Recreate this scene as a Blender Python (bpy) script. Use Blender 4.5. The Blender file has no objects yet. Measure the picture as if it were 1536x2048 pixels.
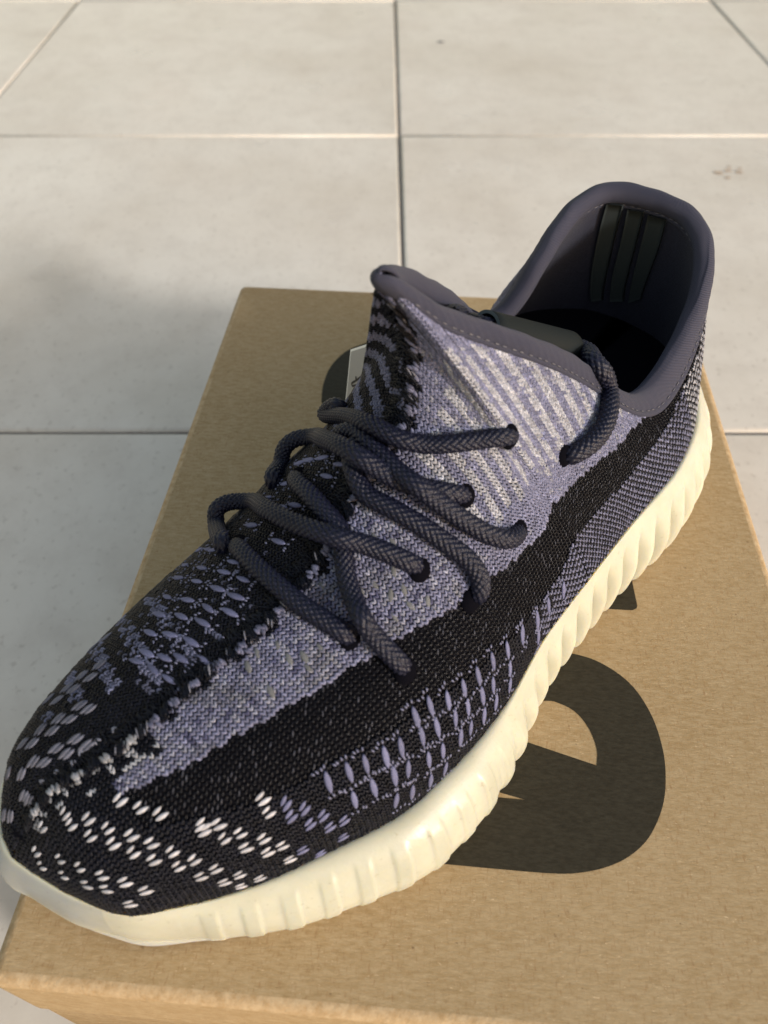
import bpy, bmesh, math, random
import numpy as np
from mathutils import Vector, Matrix

D = bpy.data
SC = bpy.context.scene
COL = SC.collection
rng = np.random.default_rng(7)
random.seed(7)

# ------------------------------------------------------------------ camera, world, light, exposure
CAM_H = 0.34                      # metres above the floor
PITCH = math.radians(48.62)       # below the horizontal
cam = D.cameras.new('camera')
cam.sensor_fit = 'HORIZONTAL'; cam.sensor_width = 36.0; cam.lens = 36.05
cam.clip_start = 0.01; cam.clip_end = 60
cam.dof.use_dof = True; cam.dof.focus_distance = 0.255; cam.dof.aperture_fstop = 16.0
camo = D.objects.new('camera', cam); COL.objects.link(camo)
camo.location = (0, 0, CAM_H)
camo.rotation_euler = (math.pi/2-PITCH, 0, 0)
SC.camera = camo

SUN_EL = math.radians(22.0)
SUN_AZ = math.atan2(0.74, -0.60)     # from +Y, clockwise: behind the camera, to its right
world = D.worlds.new('World'); SC.world = world; world.use_nodes = True
wn = world.node_tree; bg = wn.nodes['Background']
sky = wn.nodes.new('ShaderNodeTexSky'); sky.sky_type = 'NISHITA'; sky.sun_disc = False
sky.sun_elevation = SUN_EL; sky.sun_rotation = SUN_AZ
sky.air_density = 2.0; sky.dust_density = 2.2; sky.ozone_density = 0.3
tint = wn.nodes.new('ShaderNodeMix'); tint.data_type = 'RGBA'; tint.blend_type = 'MULTIPLY'; tint.inputs[0].default_value = 1.0
tint.inputs[7].default_value = (1.0, 0.905, 0.895, 1)      # the photograph's white balance is set for the blue shade
wn.links.new(sky.outputs[0], tint.inputs[6]); wn.links.new(tint.outputs[2], bg.inputs[0]); bg.inputs[1].default_value = 0.15
sun = D.lights.new('sun', 'SUN'); sun.energy = 2.35; sun.angle = math.radians(7.0); sun.color = (1.0, 0.995, 0.985)
suno = D.objects.new('sun', sun); COL.objects.link(suno)
to_sun = Vector((math.sin(SUN_AZ)*math.cos(SUN_EL), math.cos(SUN_AZ)*math.cos(SUN_EL), math.sin(SUN_EL)))
suno.rotation_euler = to_sun.to_track_quat('Z', 'Y').to_euler(); suno.location = to_sun*3

SC.view_settings.view_transform = 'Standard'; SC.view_settings.look = 'None'
SC.view_settings.exposure = 0.53; SC.view_settings.gamma = 1.0
SC.view_settings.use_curve_mapping = False
SC.cycles.max_bounces = 8

# ------------------------------------------------------------------ helpers
def new_mat(name, color=(.5, .5, .5), rough=.5, spec=.5):
    m = D.materials.new(name); m.use_nodes = True
    b = m.node_tree.nodes['Principled BSDF']
    b.inputs['Base Color'].default_value = (*color, 1)
    b.inputs['Roughness'].default_value = rough
    b.inputs['Specular IOR Level'].default_value = spec
    return m, m.node_tree, b

def node(nt, kind, **kw):
    n = nt.nodes.new(kind)
    for k, v in kw.items():
        if hasattr(n, k): setattr(n, k, v)
        else: n.inputs[k.replace('_', ' ')].default_value = v
    return n

def ramp(nt, src, stops):
    r = nt.nodes.new('ShaderNodeValToRGB'); nt.links.new(src, r.inputs[0])
    e = r.color_ramp.elements
    while len(e) < len(stops): e.new(.5)
    for k, (p, c) in enumerate(stops): e[k].position = p; e[k].color = (*c, 1)
    return r.outputs[0]

def mix(nt, fac, a, b, mode='MIX'):
    m = nt.nodes.new('ShaderNodeMix'); m.data_type = 'RGBA'; m.blend_type = mode
    for sock, v in ((m.inputs[0], fac), (m.inputs[6], a), (m.inputs[7], b)):
        if hasattr(v, 'is_linked'): nt.links.new(v, sock)
        elif isinstance(v, tuple): sock.default_value = (*v, 1)
        else: sock.default_value = v
    return m.outputs[2]

def bump(nt, b, src, strength, dist):
    n = node(nt, 'ShaderNodeBump', Strength=strength, Distance=dist)
    nt.links.new(src, n.inputs['Height']); nt.links.new(n.outputs[0], b.inputs['Normal'])
    return n

def objcoord(nt, scale=(1, 1, 1)):
    t = nt.nodes.new('ShaderNodeTexCoord'); m = nt.nodes.new('ShaderNodeMapping')
    m.inputs['Scale'].default_value = scale
    nt.links.new(t.outputs['Object'], m.inputs[0]); return m.outputs[0]

def noise(nt, vec, scale, detail=3, rough=.5):
    n = node(nt, 'ShaderNodeTexNoise'); n.inputs['Scale'].default_value = scale
    n.inputs['Detail'].default_value = detail; n.inputs['Roughness'].default_value = rough
    nt.links.new(vec, n.inputs['Vector']); return n.outputs['Fac']

def link(o, parent=None):
    COL.objects.link(o)
    if parent: o.parent = parent
    return o

def tag(o, label=None, cat=None, group=None, kind=None):
    for k, v in (('label', label), ('category', cat), ('group', group), ('kind', kind)):
        if v: o[k] = v
    return o

def mesh(name, V, F, m=None, smooth=True):
    me = D.meshes.new(name); me.from_pydata([tuple(v) for v in V], [], [tuple(f) for f in F])
    if m: me.materials.append(m)
    if smooth: me.polygons.foreach_set('use_smooth', [True]*len(me.polygons))
    me.update(); return me

def fast_mesh(name, V, quads, m=None, col=None, smooth=True):
    """V (n,3), quads (k,3|4) numpy; col (n,3) optional yarn colour."""
    me = D.meshes.new(name); k = quads.shape[1]
    me.vertices.add(len(V)); me.vertices.foreach_set('co', np.ascontiguousarray(V, dtype=np.float32).ravel())
    me.loops.add(quads.size); me.loops.foreach_set('vertex_index', quads.astype(np.int32).ravel())
    me.polygons.add(len(quads))
    me.polygons.foreach_set('loop_start', np.arange(len(quads), dtype=np.int32)*k)
    me.polygons.foreach_set('loop_total', np.full(len(quads), k, dtype=np.int32))
    me.update(calc_edges=True)
    if smooth: me.polygons.foreach_set('use_smooth', np.ones(len(quads), dtype=bool))
    if col is not None:
        a = me.color_attributes.new('yarn', 'FLOAT_COLOR', 'POINT')
        a.data.foreach_set('color', np.c_[col, np.ones(len(col))].astype(np.float32).ravel())
    if m: me.materials.append(m)
    me.validate(); return me

def grid_quads(nu, nv, closed_u=False, closed_v=False):
    i = np.arange(nu if closed_u else nu-1)[:, None]; j = np.arange(nv if closed_v else nv-1)[None, :]
    a = i*nv+j; b = ((i+1) % nu)*nv+j; c = ((i+1) % nu)*nv+(j+1) % nv; d = i*nv+(j+1) % nv
    return np.stack([a, b, c, d], -1).reshape(-1, 4)

def unit(a): return a/(np.linalg.norm(a, axis=-1, keepdims=True)+1e-12)
def sstep(a, b, x):
    t = np.clip((x-a)/(b-a), 0, 1); return t*t*(3-2*t)

# ------------------------------------------------------------------ floor of pale stone tiles
TILE = 0.45; GAP = 0.0030
mt, nt, b = new_mat('pale_stone_tile', rough=.42, spec=.4)
oc = nt.nodes.new('ShaderNodeTexCoord').outputs['Object']
oi = nt.nodes.new('ShaderNodeObjectInfo')
ofs = nt.nodes.new('ShaderNodeVectorMath'); ofs.operation = 'MULTIPLY_ADD'
nt.links.new(oi.outputs['Random'], ofs.inputs[0]); ofs.inputs[1].default_value = (37, 53, 0); nt.links.new(oc, ofs.inputs[2])
v = ofs.outputs[0]
c1 = ramp(nt, noise(nt, v, 5, 6, .62), [(.30, (.525, .475, .405)), (.5, (.59, .545, .48)), (.72, (.635, .595, .53))])
c2 = mix(nt, ramp(nt, noise(nt, v, 34, 5, .7), [(.45, (0, 0, 0)), (.80, (.42, .42, .42))]), c1, (.40, .35, .30))
c3 = mix(nt, ramp(nt, noise(nt, v, 190, 2, .6), [(.60, (0, 0, 0)), (.72, (.5, .5, .5))]), c2, (.36, .31, .26))
c4 = mix(nt, ramp(nt, noise(nt, v, 2.3, 2, .5), [(.64, (0, 0, 0)), (.80, (.30, .30, .30))]), c3, (.56, .45, .37))
nt.links.new(c4, b.inputs['Base Color'])
nt.links.new(ramp(nt, noise(nt, v, 14, 3), [(.3, (.26, .26, .26)), (.7, (.42, .42, .42))]), b.inputs['Roughness'])
bump(nt, b, noise(nt, v, 160, 4, .6), .12, .0006)
mg, nt, b = new_mat('grey_grout', (.17, .155, .14), .9, .2)
v = objcoord(nt); bump(nt, b, noise(nt, v, 600, 3), .5, .001)

V = [(-3, -1.6, -.0022), (3, -1.6, -.0022), (3, 4.4, -.0022), (-3, 4.4, -.0022)]
floor = link(D.objects.new('floor', mesh('floor', V, [(0, 1, 2, 3)], mg, False)))
tag(floor, 'pale stone tiled floor with thin grey joints under the box', kind='structure')

def tile_mesh():
    h = (TILE-GAP)/2; r = .0026
    prof = [(h, -.006), (h, -.0020), (h-.0004, -.0009), (h-.0012, -.0003), (h-r, 0)]
    V, F = [], []
    for (a, z) in prof: V += [(-a, -a, z), (a, -a, z), (a, a, z), (-a, a, z)]
    for k in range(len(prof)-1):
        for i in range(4):
            F.append((k*4+i, k*4+(i+1) % 4, k*4+4+(i+1) % 4, k*4+4+i))
    n = len(prof)-1; F.append((n*4, n*4+1, n*4+2, n*4+3))
    return mesh('tile', V, F, mt, True)
tm = tile_mesh()
tm.polygons[len(tm.polygons)-1].use_smooth = False
X0, Y0 = 0.0156, 0.369            # a corner where four tiles meet
for i in range(-6, 6):
    for j in range(-4, 8):
        o = link(D.objects.new('tile', tm), floor)
        o.location = (X0+(i+.5)*TILE, Y0+(j+.5)*TILE, random.uniform(-.0003, .0003))
        o.rotation_euler = (random.uniform(-.0006, .0006), random.uniform(-.0006, .0006), random.choice((0, 1, 2, 3))*math.pi/2)

# a dark spot and a faint brown smear on the tiles
mst, nt, b = new_mat('dried_spot', (.16, .15, .155), .6, .3)
msm, nt, b = new_mat('brown_smear', (.42, .33, .25), .6, .3)
def blob(x, y, r, m, seed):
    rr = random.Random(seed); n = 14
    V = [(r*(1+rr.uniform(-.35, .35))*math.cos(a), r*.8*(1+rr.uniform(-.35, .35))*math.sin(a), 0) for a in np.linspace(0, 2*math.pi, n, endpoint=False)]
    o = link(D.objects.new('stain', mesh('stain', V, [tuple(range(n))], m, False)), floor); o.location = (x, y, .0006)
blob(.0725, 1.098, .0045, mst, 3)
for k, (dx, dy, r) in enumerate(((0, 0, .004), (.011, .004, .0035), (.020, .001, .004), (.006, -.010, .0028), (.024, .009, .002), (.014, .012, .002))): blob(.322+dx, .735+dy, r, msm, 10+k)

# ------------------------------------------------------------------ shoe box
BT = 0.104                        # height of its lid
mk, nt, b = new_mat('kraft_cardboard', rough=.75, spec=.15)
v = objcoord(nt)
vf = objcoord(nt, (300, 950, 400))
vg = objcoord(nt, (900, 260, 500))
k1 = ramp(nt, noise(nt, v, 9, 4, .55), [(.3, (.282, .194, .093)), (.7, (.328, .233, .121))])
k2 = mix(nt, ramp(nt, noise(nt, vf, 1, 4, .65), [(.35, (0, 0, 0)), (.70, (.75, .75, .75))]), k1, (.42, .32, .19))
k3 = mix(nt, ramp(nt, noise(nt, vg, 1.6, 3, .6), [(.55, (0, 0, 0)), (.75, (.7, .7, .7))]), k2, (.25, .15, .07))
k4 = mix(nt, ramp(nt, noise(nt, v, 420, 2, .5), [(.735, (0, 0, 0)), (.80, (.8, .8, .8))]), k3, (.14, .085, .045))
k5 = mix(nt, ramp(nt, noise(nt, vf, 2.3, 2, .5), [(.68, (0, 0, 0)), (.78, (.8, .8, .8))]), k4, (.62, .47, .30))
nt.links.new(k5, b.inputs['Base Color'])
bump(nt, b, noise(nt, vf, 1.3, 4, .7), .30, .0006)
mw, nt, b = new_mat('pale_kraft_edge', rough=.8, spec=.1)  # paler kraft tone for the lid's bevelled edges
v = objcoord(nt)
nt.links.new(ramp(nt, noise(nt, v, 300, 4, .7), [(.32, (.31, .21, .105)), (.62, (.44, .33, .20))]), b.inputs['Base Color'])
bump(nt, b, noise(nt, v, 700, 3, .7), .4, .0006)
mi, nt, b = new_mat('dark_olive_ink', (.036, .032, .022), .6, .12)
vf = objcoord(nt, (300, 900, 400))
nt.links.new(ramp(nt, noise(nt, vf, 1.5, 4, .6), [(.35, (.026, .022, .014)), (.72, (.042, .037, .025))]), b.inputs['Base Color'])
bump(nt, b, noise(nt, vf, 1.3, 4, .7), .25, .0004)

box_rot = math.radians(-4.6)
EX = np.array([math.cos(box_rot), math.sin(box_rot)]); EY = np.array([-math.sin(box_rot), math.cos(box_rot)])
bx0, bx1, by0, by1 = -.1093, .1336, .0322, .3684
bc = EX*(bx0+bx1)/2+EY*(by0+by1)/2
shoe_box = link(D.objects.new('shoe_box', None)); shoe_box.location = (bc[0], bc[1], 0); shoe_box.rotation_euler.z = box_rot
tag(shoe_box, 'brown kraft cardboard shoe box with dark printed letters, lying on the tiles', 'shoe box')
hw, hd = (bx1-bx0)/2, (by1-by0)/2

def rounded_box(name, hx, hy, z0, z1, r, m, bev_bottom=False):
    bm = bmesh.new()
    bmesh.ops.create_cube(bm, size=1)
    for w in bm.verts: w.co = (w.co.x*2*hx, w.co.y*2*hy, z0 if w.co.z < 0 else z1)
    es = [e for e in bm.edges if bev_bottom or not all(abs(w.co.z-z0) < 1e-6 for w in e.verts)]
    bmesh.ops.bevel(bm, geom=es, offset=r, segments=5, affect='EDGES', profile=.5)
    me = D.meshes.new(name); bm.to_mesh(me); bm.free(); me.materials.append(m)
    me.polygons.foreach_set('use_smooth', [True]*len(me.polygons))
    return me
body = link(D.objects.new('box_body', rounded_box('box_body', hw-.0012, hd-.0012, .0005, BT-.006, .0015, mk)), shoe_box)

# lid: top panel with a hand-notch at its back edge, folded rims all round
def lid_mesh():
    bm = bmesh.new()
    n = 40; r = .0034
    def rim(off, z):      # outline ring of the lid with small rounded corners and the back notch
        pts = []
        cr = .004
        for (sx, sy, a0) in ((1, -1, -90), (1, 1, 0), (-1, 1, 90), (-1, -1, 180)):
            cx, cy = sx*(hw-cr), sy*(hd-cr)
            for k in range(5):
                a = math.radians(a0+k*22.5)
                pts.append((cx+(cr-off)*math.cos(a), cy+(cr-off)*math.sin(a), z))
            if (sx, sy) == (1, 1):   # notch on the back edge, right of centre
                for x, dd in ((.076, 0), (.0745, .0018), (.071, .004), (.050, .0052), (.046, .005), (.0435, .003), (.0425, 0)):
                    pts.append((x-.0, hd-off-dd, z))
        return pts
    rings = [rim(0, BT-.034), rim(0, BT-r)]
    for k in range(1, 6):
        a = k/5*math.pi/2
        rings.append(rim(r*(1-math.cos(a)), BT-r+r*math.sin(a)))
    L = [[bm.verts.new(p) for p in ring] for ring in rings]
    m = len(L[0])
    for A, B in zip(L, L[1:]):
        for i in range(m): bm.faces.new((A[i], A[(i+1) % m], B[(i+1) % m], B[i]))
    bm.faces.new(L[-1])
    bm.normal_update()
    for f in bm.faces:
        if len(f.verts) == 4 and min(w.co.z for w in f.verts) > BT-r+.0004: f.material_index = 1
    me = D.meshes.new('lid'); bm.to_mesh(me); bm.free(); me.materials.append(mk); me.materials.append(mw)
    me.polygons.foreach_set('use_smooth', [len(p.vertices) == 4 for p in me.polygons])
    return me
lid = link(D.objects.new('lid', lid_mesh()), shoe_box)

def to_box(p):
    q = np.array(p)-bc; return float(q@EX), float(q@EY)
def smooth_poly(pts, sharp=(), n=6):
    P = np.array(pts, float); out = []
    for i in range(len(P)-1):
        p0 = P[i-1] if i > 0 and i not in sharp else P[i]; p1, p2 = P[i], P[i+1]
        p3 = P[i+2] if i+2 < len(P) and (i+1) not in sharp else P[i+1]
        for k in range(n):
            t = k/n
            out.append(.5*((2*p1)+(p2-p0)*t+(2*p0-5*p1+4*p2-p3)*t*t+(3*p1-p0-3*p2+p3)*t**3))
    out.append(P[-1]); return [tuple(x) for x in out]
def printed(name, pts, holes=()):
    cu = D.curves.new(name, 'CURVE'); cu.dimensions = '2D'; cu.fill_mode = 'FRONT'
    for loop in (pts,)+tuple(holes):
        s = cu.splines.new('POLY'); s.points.add(len(loop)-1); s.use_cyclic_u = True
        for q, p in zip(s.points, loop):
            x, y = to_box(p); q.co = (x, y, 0, 1)
    o = D.objects.new(name, cu); COL.objects.link(o)
    dg = bpy.context.evaluated_depsgraph_get(); me = D.meshes.new_from_object(o.evaluated_get(dg))
    D.objects.remove(o); me.materials.clear(); me.materials.append(mi)
    for w in me.vertices: w.co.z = BT+.00012
    return link(D.objects.new('printed_letter', me), lid)
outer = smooth_poly([(.0300, .1390), (.0520, .1436), (.0634, .1421), (.0743, .1385), (.0838, .1301), (.0886, .1185), (.0896, .1060), (.0879, .0953), (.0846, .0868), (.0789, .0787), (.0719, .0733), (.0639, .0701), (.0550, .0686), (.0463, .0687), (.0291, .0701), (.0146, .0714), (-.0200, .0743)], sharp=(0, 14))
outer += [(-.0200, .0960), (.0150, .1180)]
hole1 = smooth_poly([(.0420, .1205), (.0538, .1232), (.0590, .1222), (.0640, .1188), (.0672, .1130), (.0684, .1062), (.0674, .1008)], sharp=(0, 6))+[(.0461, .1087), (.0400, .1110)]
printed('printed_letter', outer, (hole1, [(.0150, .0985), (.0434, .0899), (.0150, .0925)]))
printed('printed_letter', [(.0942, .1780), (.0935, .1616), (.0930, .1606), (.0913, .1597), (.0700, .1611), (.0700, .1790)])
printed('printed_letter', smooth_poly([(.0420, .3260), (.0250, .3330), (.0060, .3295), (-.0056, .3239), (-.0168, .3173), (-.0233, .3090), (-.0271, .2999), (-.0290, .2900), (-.0294, .2822), (-.0287, .2740), (-.0240, .2620), (-.0140, .2520), (.0000, .2470)])+[(.0420, .2470)])

# ------------------------------------------------------------------ sneaker: surfaces
AX = math.radians(50)
U_ = np.array([math.cos(AX), math.sin(AX), 0]); N_ = np.array([math.sin(AX), -math.cos(AX), 0])
ORG = (.15-.017)*U_-.095*N_+np.array([0, 0, BT])     # where the empty stands, on the lid under the arch
def W(p):
    """shoe frame (s from the toe, w to the outer side, z above the lid) -> local to the sneaker empty"""
    p = np.asarray(p, float)
    return (p[..., 0:1]-.017)*U_+p[..., 1:2]*N_+(p[..., 2:3]+BT)*np.array([0, 0, 1.])-ORG
ST=[
(0.000,(0.0048,-0.1160,0.0250),(0.0048,-0.1160,0.0260),2.000,(0.0048,-0.1160,0.0250),(0.0048,-0.1160,0.0260),2.000),
(0.006,(0.0065,-0.1075,0.0250),(0.0078,-0.1150,0.0310),2.000,(0.0068,-0.1235,0.0255),(0.0078,-0.1150,0.0310),2.000),
(0.012,(0.0092,-0.0970,0.0250),(0.0125,-0.1135,0.0375),2.100,(0.0110,-0.1290,0.0260),(0.0125,-0.1135,0.0375),2.100),
(0.020,(0.0145,-0.0835,0.0250),(0.0200,-0.1115,0.0465),2.200,(0.0185,-0.1355,0.0260),(0.0200,-0.1115,0.0465),2.200),
(0.030,(0.0245,-0.0742,0.0250),(0.0285,-0.1065,0.0520),2.200,(0.0280,-0.1405,0.0260),(0.0285,-0.1065,0.0520),2.100),
(0.045,(0.0407,-0.0630,0.0250),(0.0430,-0.1015,0.0570),2.200,(0.0430,-0.1450,0.0260),(0.0430,-0.1015,0.0570),1.950),
(0.062,(0.0591,-0.0536,0.0260),(0.0600,-0.0995,0.0610),2.200,(0.0600,-0.1480,0.0260),(0.0600,-0.0995,0.0610),1.860),
(0.078,(0.0770,-0.0456,0.0270),(0.0766,-0.0970,0.0640),2.100,(0.0770,-0.1500,0.0265),(0.0766,-0.0970,0.0640),1.800),
(0.095,(0.0940,-0.0425,0.0275),(0.0930,-0.0965,0.0665),2.100,(0.0950,-0.1510,0.0270),(0.0930,-0.0965,0.0665),1.740),
(0.110,(0.1100,-0.0414,0.0282),(0.1090,-0.0975,0.0730),1.900,(0.1110,-0.1510,0.0275),(0.1090,-0.0975,0.0730),1.680),
(0.125,(0.1260,-0.0420,0.0290),(0.1240,-0.0995,0.0825),1.700,(0.1270,-0.1510,0.0280),(0.1240,-0.0995,0.0825),1.600),
(0.138,(0.1400,-0.0440,0.0295),(0.1365,-0.0988,0.0910),1.550,(0.1400,-0.1510,0.0290),(0.1365,-0.0988,0.0910),1.500),
(0.148,(0.1483,-0.0449,0.0300),(0.1435,-0.0990,0.0975),1.450,(0.1500,-0.1505,0.0295),(0.1435,-0.0990,0.0975),1.420),
(0.158,(0.1570,-0.0452,0.0305),(0.1462,-0.1008,0.1070),1.330,(0.1580,-0.1500,0.0300),(0.1462,-0.1008,0.1070),1.330),
(0.168,(0.1640,-0.0453,0.0310),(0.1470,-0.1020,0.1170),1.260,(0.1650,-0.1495,0.0310),(0.1470,-0.1020,0.1170),1.220),
(0.178,(0.1700,-0.0453,0.0315),(0.1430,-0.1035,0.1285),1.180,(0.1710,-0.1475,0.0315),(0.1430,-0.1035,0.1285),1.120),
(0.186,(0.1760,-0.0453,0.0320),(0.1385,-0.1030,0.1380),1.120,(0.1765,-0.1460,0.0320),(0.1385,-0.1035,0.1380),1.080),
(0.194,(0.1820,-0.0454,0.0324),(0.1465,-0.0983,0.1295),1.100,(0.1820,-0.1445,0.0324),(0.1530,-0.1080,0.1305),1.080),
(0.204,(0.1890,-0.0455,0.0329),(0.1610,-0.0930,0.1190),1.100,(0.1890,-0.1435,0.0330),(0.1680,-0.1092,0.1190),1.080),
(0.214,(0.1970,-0.0456,0.0334),(0.1780,-0.0845,0.1075),1.120,(0.1970,-0.1435,0.0335),(0.1838,-0.1108,0.1050),1.100),
(0.226,(0.2070,-0.0456,0.0340),(0.2005,-0.0775,0.0890),1.180,(0.2070,-0.1440,0.0340),(0.2010,-0.1160,0.0880),1.150),
(0.238,(0.2200,-0.0452,0.0350),(0.2140,-0.0720,0.0745),1.250,(0.2200,-0.1455,0.0350),(0.2130,-0.1240,0.0755),1.300),
(0.248,(0.2320,-0.0449,0.0358),(0.2240,-0.0680,0.0655),1.300,(0.2320,-0.1480,0.0358),(0.2230,-0.1295,0.0665),1.300),
(0.258,(0.2430,-0.0460,0.0363),(0.2360,-0.0655,0.0625),1.300,(0.2430,-0.1480,0.0363),(0.2340,-0.1290,0.0630),1.300),
(0.268,(0.2540,-0.0482,0.0368),(0.2500,-0.0650,0.0680),1.300,(0.2540,-0.1475,0.0368),(0.2430,-0.1247,0.0690),1.300),
(0.280,(0.2650,-0.0518,0.0375),(0.2640,-0.0665,0.0770),1.300,(0.2650,-0.1480,0.0375),(0.2520,-0.1225,0.0820),1.300),
(0.292,(0.2760,-0.0578,0.0380),(0.2770,-0.0700,0.0870),1.300,(0.2760,-0.1440,0.0380),(0.2640,-0.1227,0.0910),1.300),
(0.304,(0.2870,-0.0660,0.0380),(0.2870,-0.0765,0.0945),1.300,(0.2870,-0.1370,0.0380),(0.2760,-0.1225,0.0965),1.300),
(0.314,(0.2960,-0.0755,0.0380),(0.2930,-0.0860,0.0985),1.300,(0.2960,-0.1270,0.0380),(0.2850,-0.1195,0.0995),1.300),
(0.324,(0.3020,-0.0880,0.0380),(0.2940,-0.0975,0.1000),1.300,(0.3020,-0.1160,0.0380),(0.2905,-0.1130,0.1003),1.300),
(0.330,(0.3040,-0.1020,0.0380),(0.2930,-0.1050,0.1002),1.300,(0.3040,-0.1020,0.0380),(0.2930,-0.1050,0.1002),1.300)]
def spline(xs, ys, xq):
    xs = np.asarray(xs, float); ys = np.asarray(ys, float)
    if ys.ndim == 1: ys = ys[:, None]
    d = np.diff(ys, axis=0)/np.diff(xs)[:, None]; m = np.empty_like(ys); m[0] = d[0]; m[-1] = d[-1]
    h = np.diff(xs)[:, None]; m[1:-1] = (d[:-1]*h[1:]+d[1:]*h[:-1])/(h[:-1]+h[1:])
    xq = np.asarray(xq, float)
    i = np.clip(np.searchsorted(xs, xq)-1, 0, len(xs)-2)
    hh = (xs[i+1]-xs[i])[:, None]; t = ((xq-xs[i])[:, None])/hh
    return (2*t**3-3*t**2+1)*ys[i]+(t**3-2*t**2+t)*hh*m[i]+(-2*t**3+3*t**2)*ys[i+1]+(t**3-t**2)*hh*m[i+1]
NV = 200
US = np.unique(np.r_[.02*np.linspace(0, 1, 40)**1.6, np.linspace(.02, .33, 400)])
def half(o):
    x = [r[0] for r in ST]
    B = spline(x, [r[o] for r in ST], US); T = spline(x, [r[o+1] for r in ST], US); p = spline(x, [r[o+2] for r in ST], US)[:, 0]
    t = np.linspace(0, np.pi/2, 161); out = np.empty((len(US), NV, 3))
    for i in range(len(US)):
        e = 2/p[i]; hz = 1-np.cos(t)**e; vt = np.sin(t)**e
        c = np.c_[B[i, :2]+(T[i, :2]-B[i, :2])*hz[:, None], B[i, 2]+(T[i, 2]-B[i, 2])*vt]
        L = np.r_[0, np.cumsum(np.linalg.norm(np.diff(c, axis=0), axis=1))]
        q = np.linspace(0, L[-1], NV)
        for k in range(3): out[i, :, k] = np.interp(q, L, c[:, k])
    return out
SL, SM = half(1), half(4)
GL, GM = W(SL), W(SM)
def normals(G, ref):
    n = unit(np.cross(np.gradient(G, axis=0), np.gradient(G, axis=1)))
    return n if n[len(n)//2, 20]@ref > 0 else -n
NL, NM = normals(GL, N_), normals(GM, -N_)
def lookup(A, u, v):
    """bilinear sample of a grid at u, v arrays"""
    iu = np.interp(u, US, np.arange(len(US))); iv = np.clip(np.asarray(v)*(NV-1), 0, NV-1.001)
    i = np.clip(iu.astype(int), 0, len(US)-2); j = iv.astype(int); a = (iu-i)[..., None]; c = (iv-j)[..., None]
    return (A[i, j]*(1-a)+A[i+1, j]*a)*(1-c)+(A[i, j+1]*(1-a)+A[i+1, j+1]*a)*c

sneaker = link(D.objects.new('sneaker', None)); sneaker.location = ORG
tag(sneaker, 'dark knit sneaker with lavender panels and ribbed cream sole, standing on the shoe box', 'sneaker')

# ------------------------------------------------------------------ sneaker: materials
def yarn_mat(name, rough, spec, sheen=.0):
    m, nt, b = new_mat(name, rough=rough, spec=spec)
    a = node(nt, 'ShaderNodeAttribute', attribute_name='yarn')
    v = objcoord(nt)
    f = ramp(nt, noise(nt, v, 2600, 2, .6), [(.3, (.60, .60, .60)), (.7, (1.25, 1.25, 1.25))])
    nt.links.new(mix(nt, 1.0, a.outputs['Color'], f, 'MULTIPLY'), b.inputs['Base Color'])
    bump(nt, b, noise(nt, v, 3800, 2, .6), .35, .0003)
    b.inputs['Sheen Weight'].default_value = sheen; b.inputs['Sheen Roughness'].default_value = .4
    return m
m_yarn = yarn_mat('knit_yarn', .42, .16)
m_mono = yarn_mat('glossy_black_filament', .25, .20)
m_base, nt, b = new_mat('dark_backing_knit', (.004, .004, .006), .8, .05)
def solid_yarn(name, c):
    m, nt, b = new_mat(name, c, .55, .2)
    v = objcoord(nt, (1, 1, .15)); oi = nt.nodes.new('ShaderNodeObjectInfo')
    f = ramp(nt, noise(nt, v, 5200, 2, .6), [(.3, tuple(x*.72 for x in c)), (.7, tuple(min(1, x*1.15) for x in c))])
    g = ramp(nt, oi.outputs['Random'], [(0, (.8, .8, .8)), (1, (1.12, 1.12, 1.12))])
    nt.links.new(mix(nt, 1., f, g, 'MULTIPLY'), b.inputs['Base Color'])
    bump(nt, b, noise(nt, v, 5200, 2, .6), .5, .0004)
    return m
m_white = solid_yarn('white_yarn', (.46, .46, .50)); m_lav = solid_yarn('lavender_yarn', (.135, .142, .245))
m_grey = solid_yarn('shaded_grey_yarn', (.15, .15, .19)); m_smoke = solid_yarn('smoke_yarn', (.13, .135, .14))  # grey fleck yarn, lowered further to paint in the inner side's shade

m_bind, nt, b = new_mat('charcoal_stretch_binding', (.070, .064, .084), .65, .15)
uvn = nt.nodes.new('ShaderNodeUVMap'); mp = nt.nodes.new('ShaderNodeMapping'); nt.links.new(uvn.outputs[0], mp.inputs[0])
wv = node(nt, 'ShaderNodeTexWave', wave_type='BANDS', bands_direction='DIAGONAL'); wv.inputs['Scale'].default_value = 900; wv.inputs['Distortion'].default_value = .4
nt.links.new(mp.outputs[0], wv.inputs[0])
wf = ramp(nt, wv.outputs['Fac'], [(.2, (.024, .0255, .041)), (.8, (.049, .051, .079))])
nt.links.new(wf, b.inputs['Base Color']); bump(nt, b, wv.outputs['Fac'], .5, .0003)
b.inputs['Sheen Weight'].default_value = .05

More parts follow.
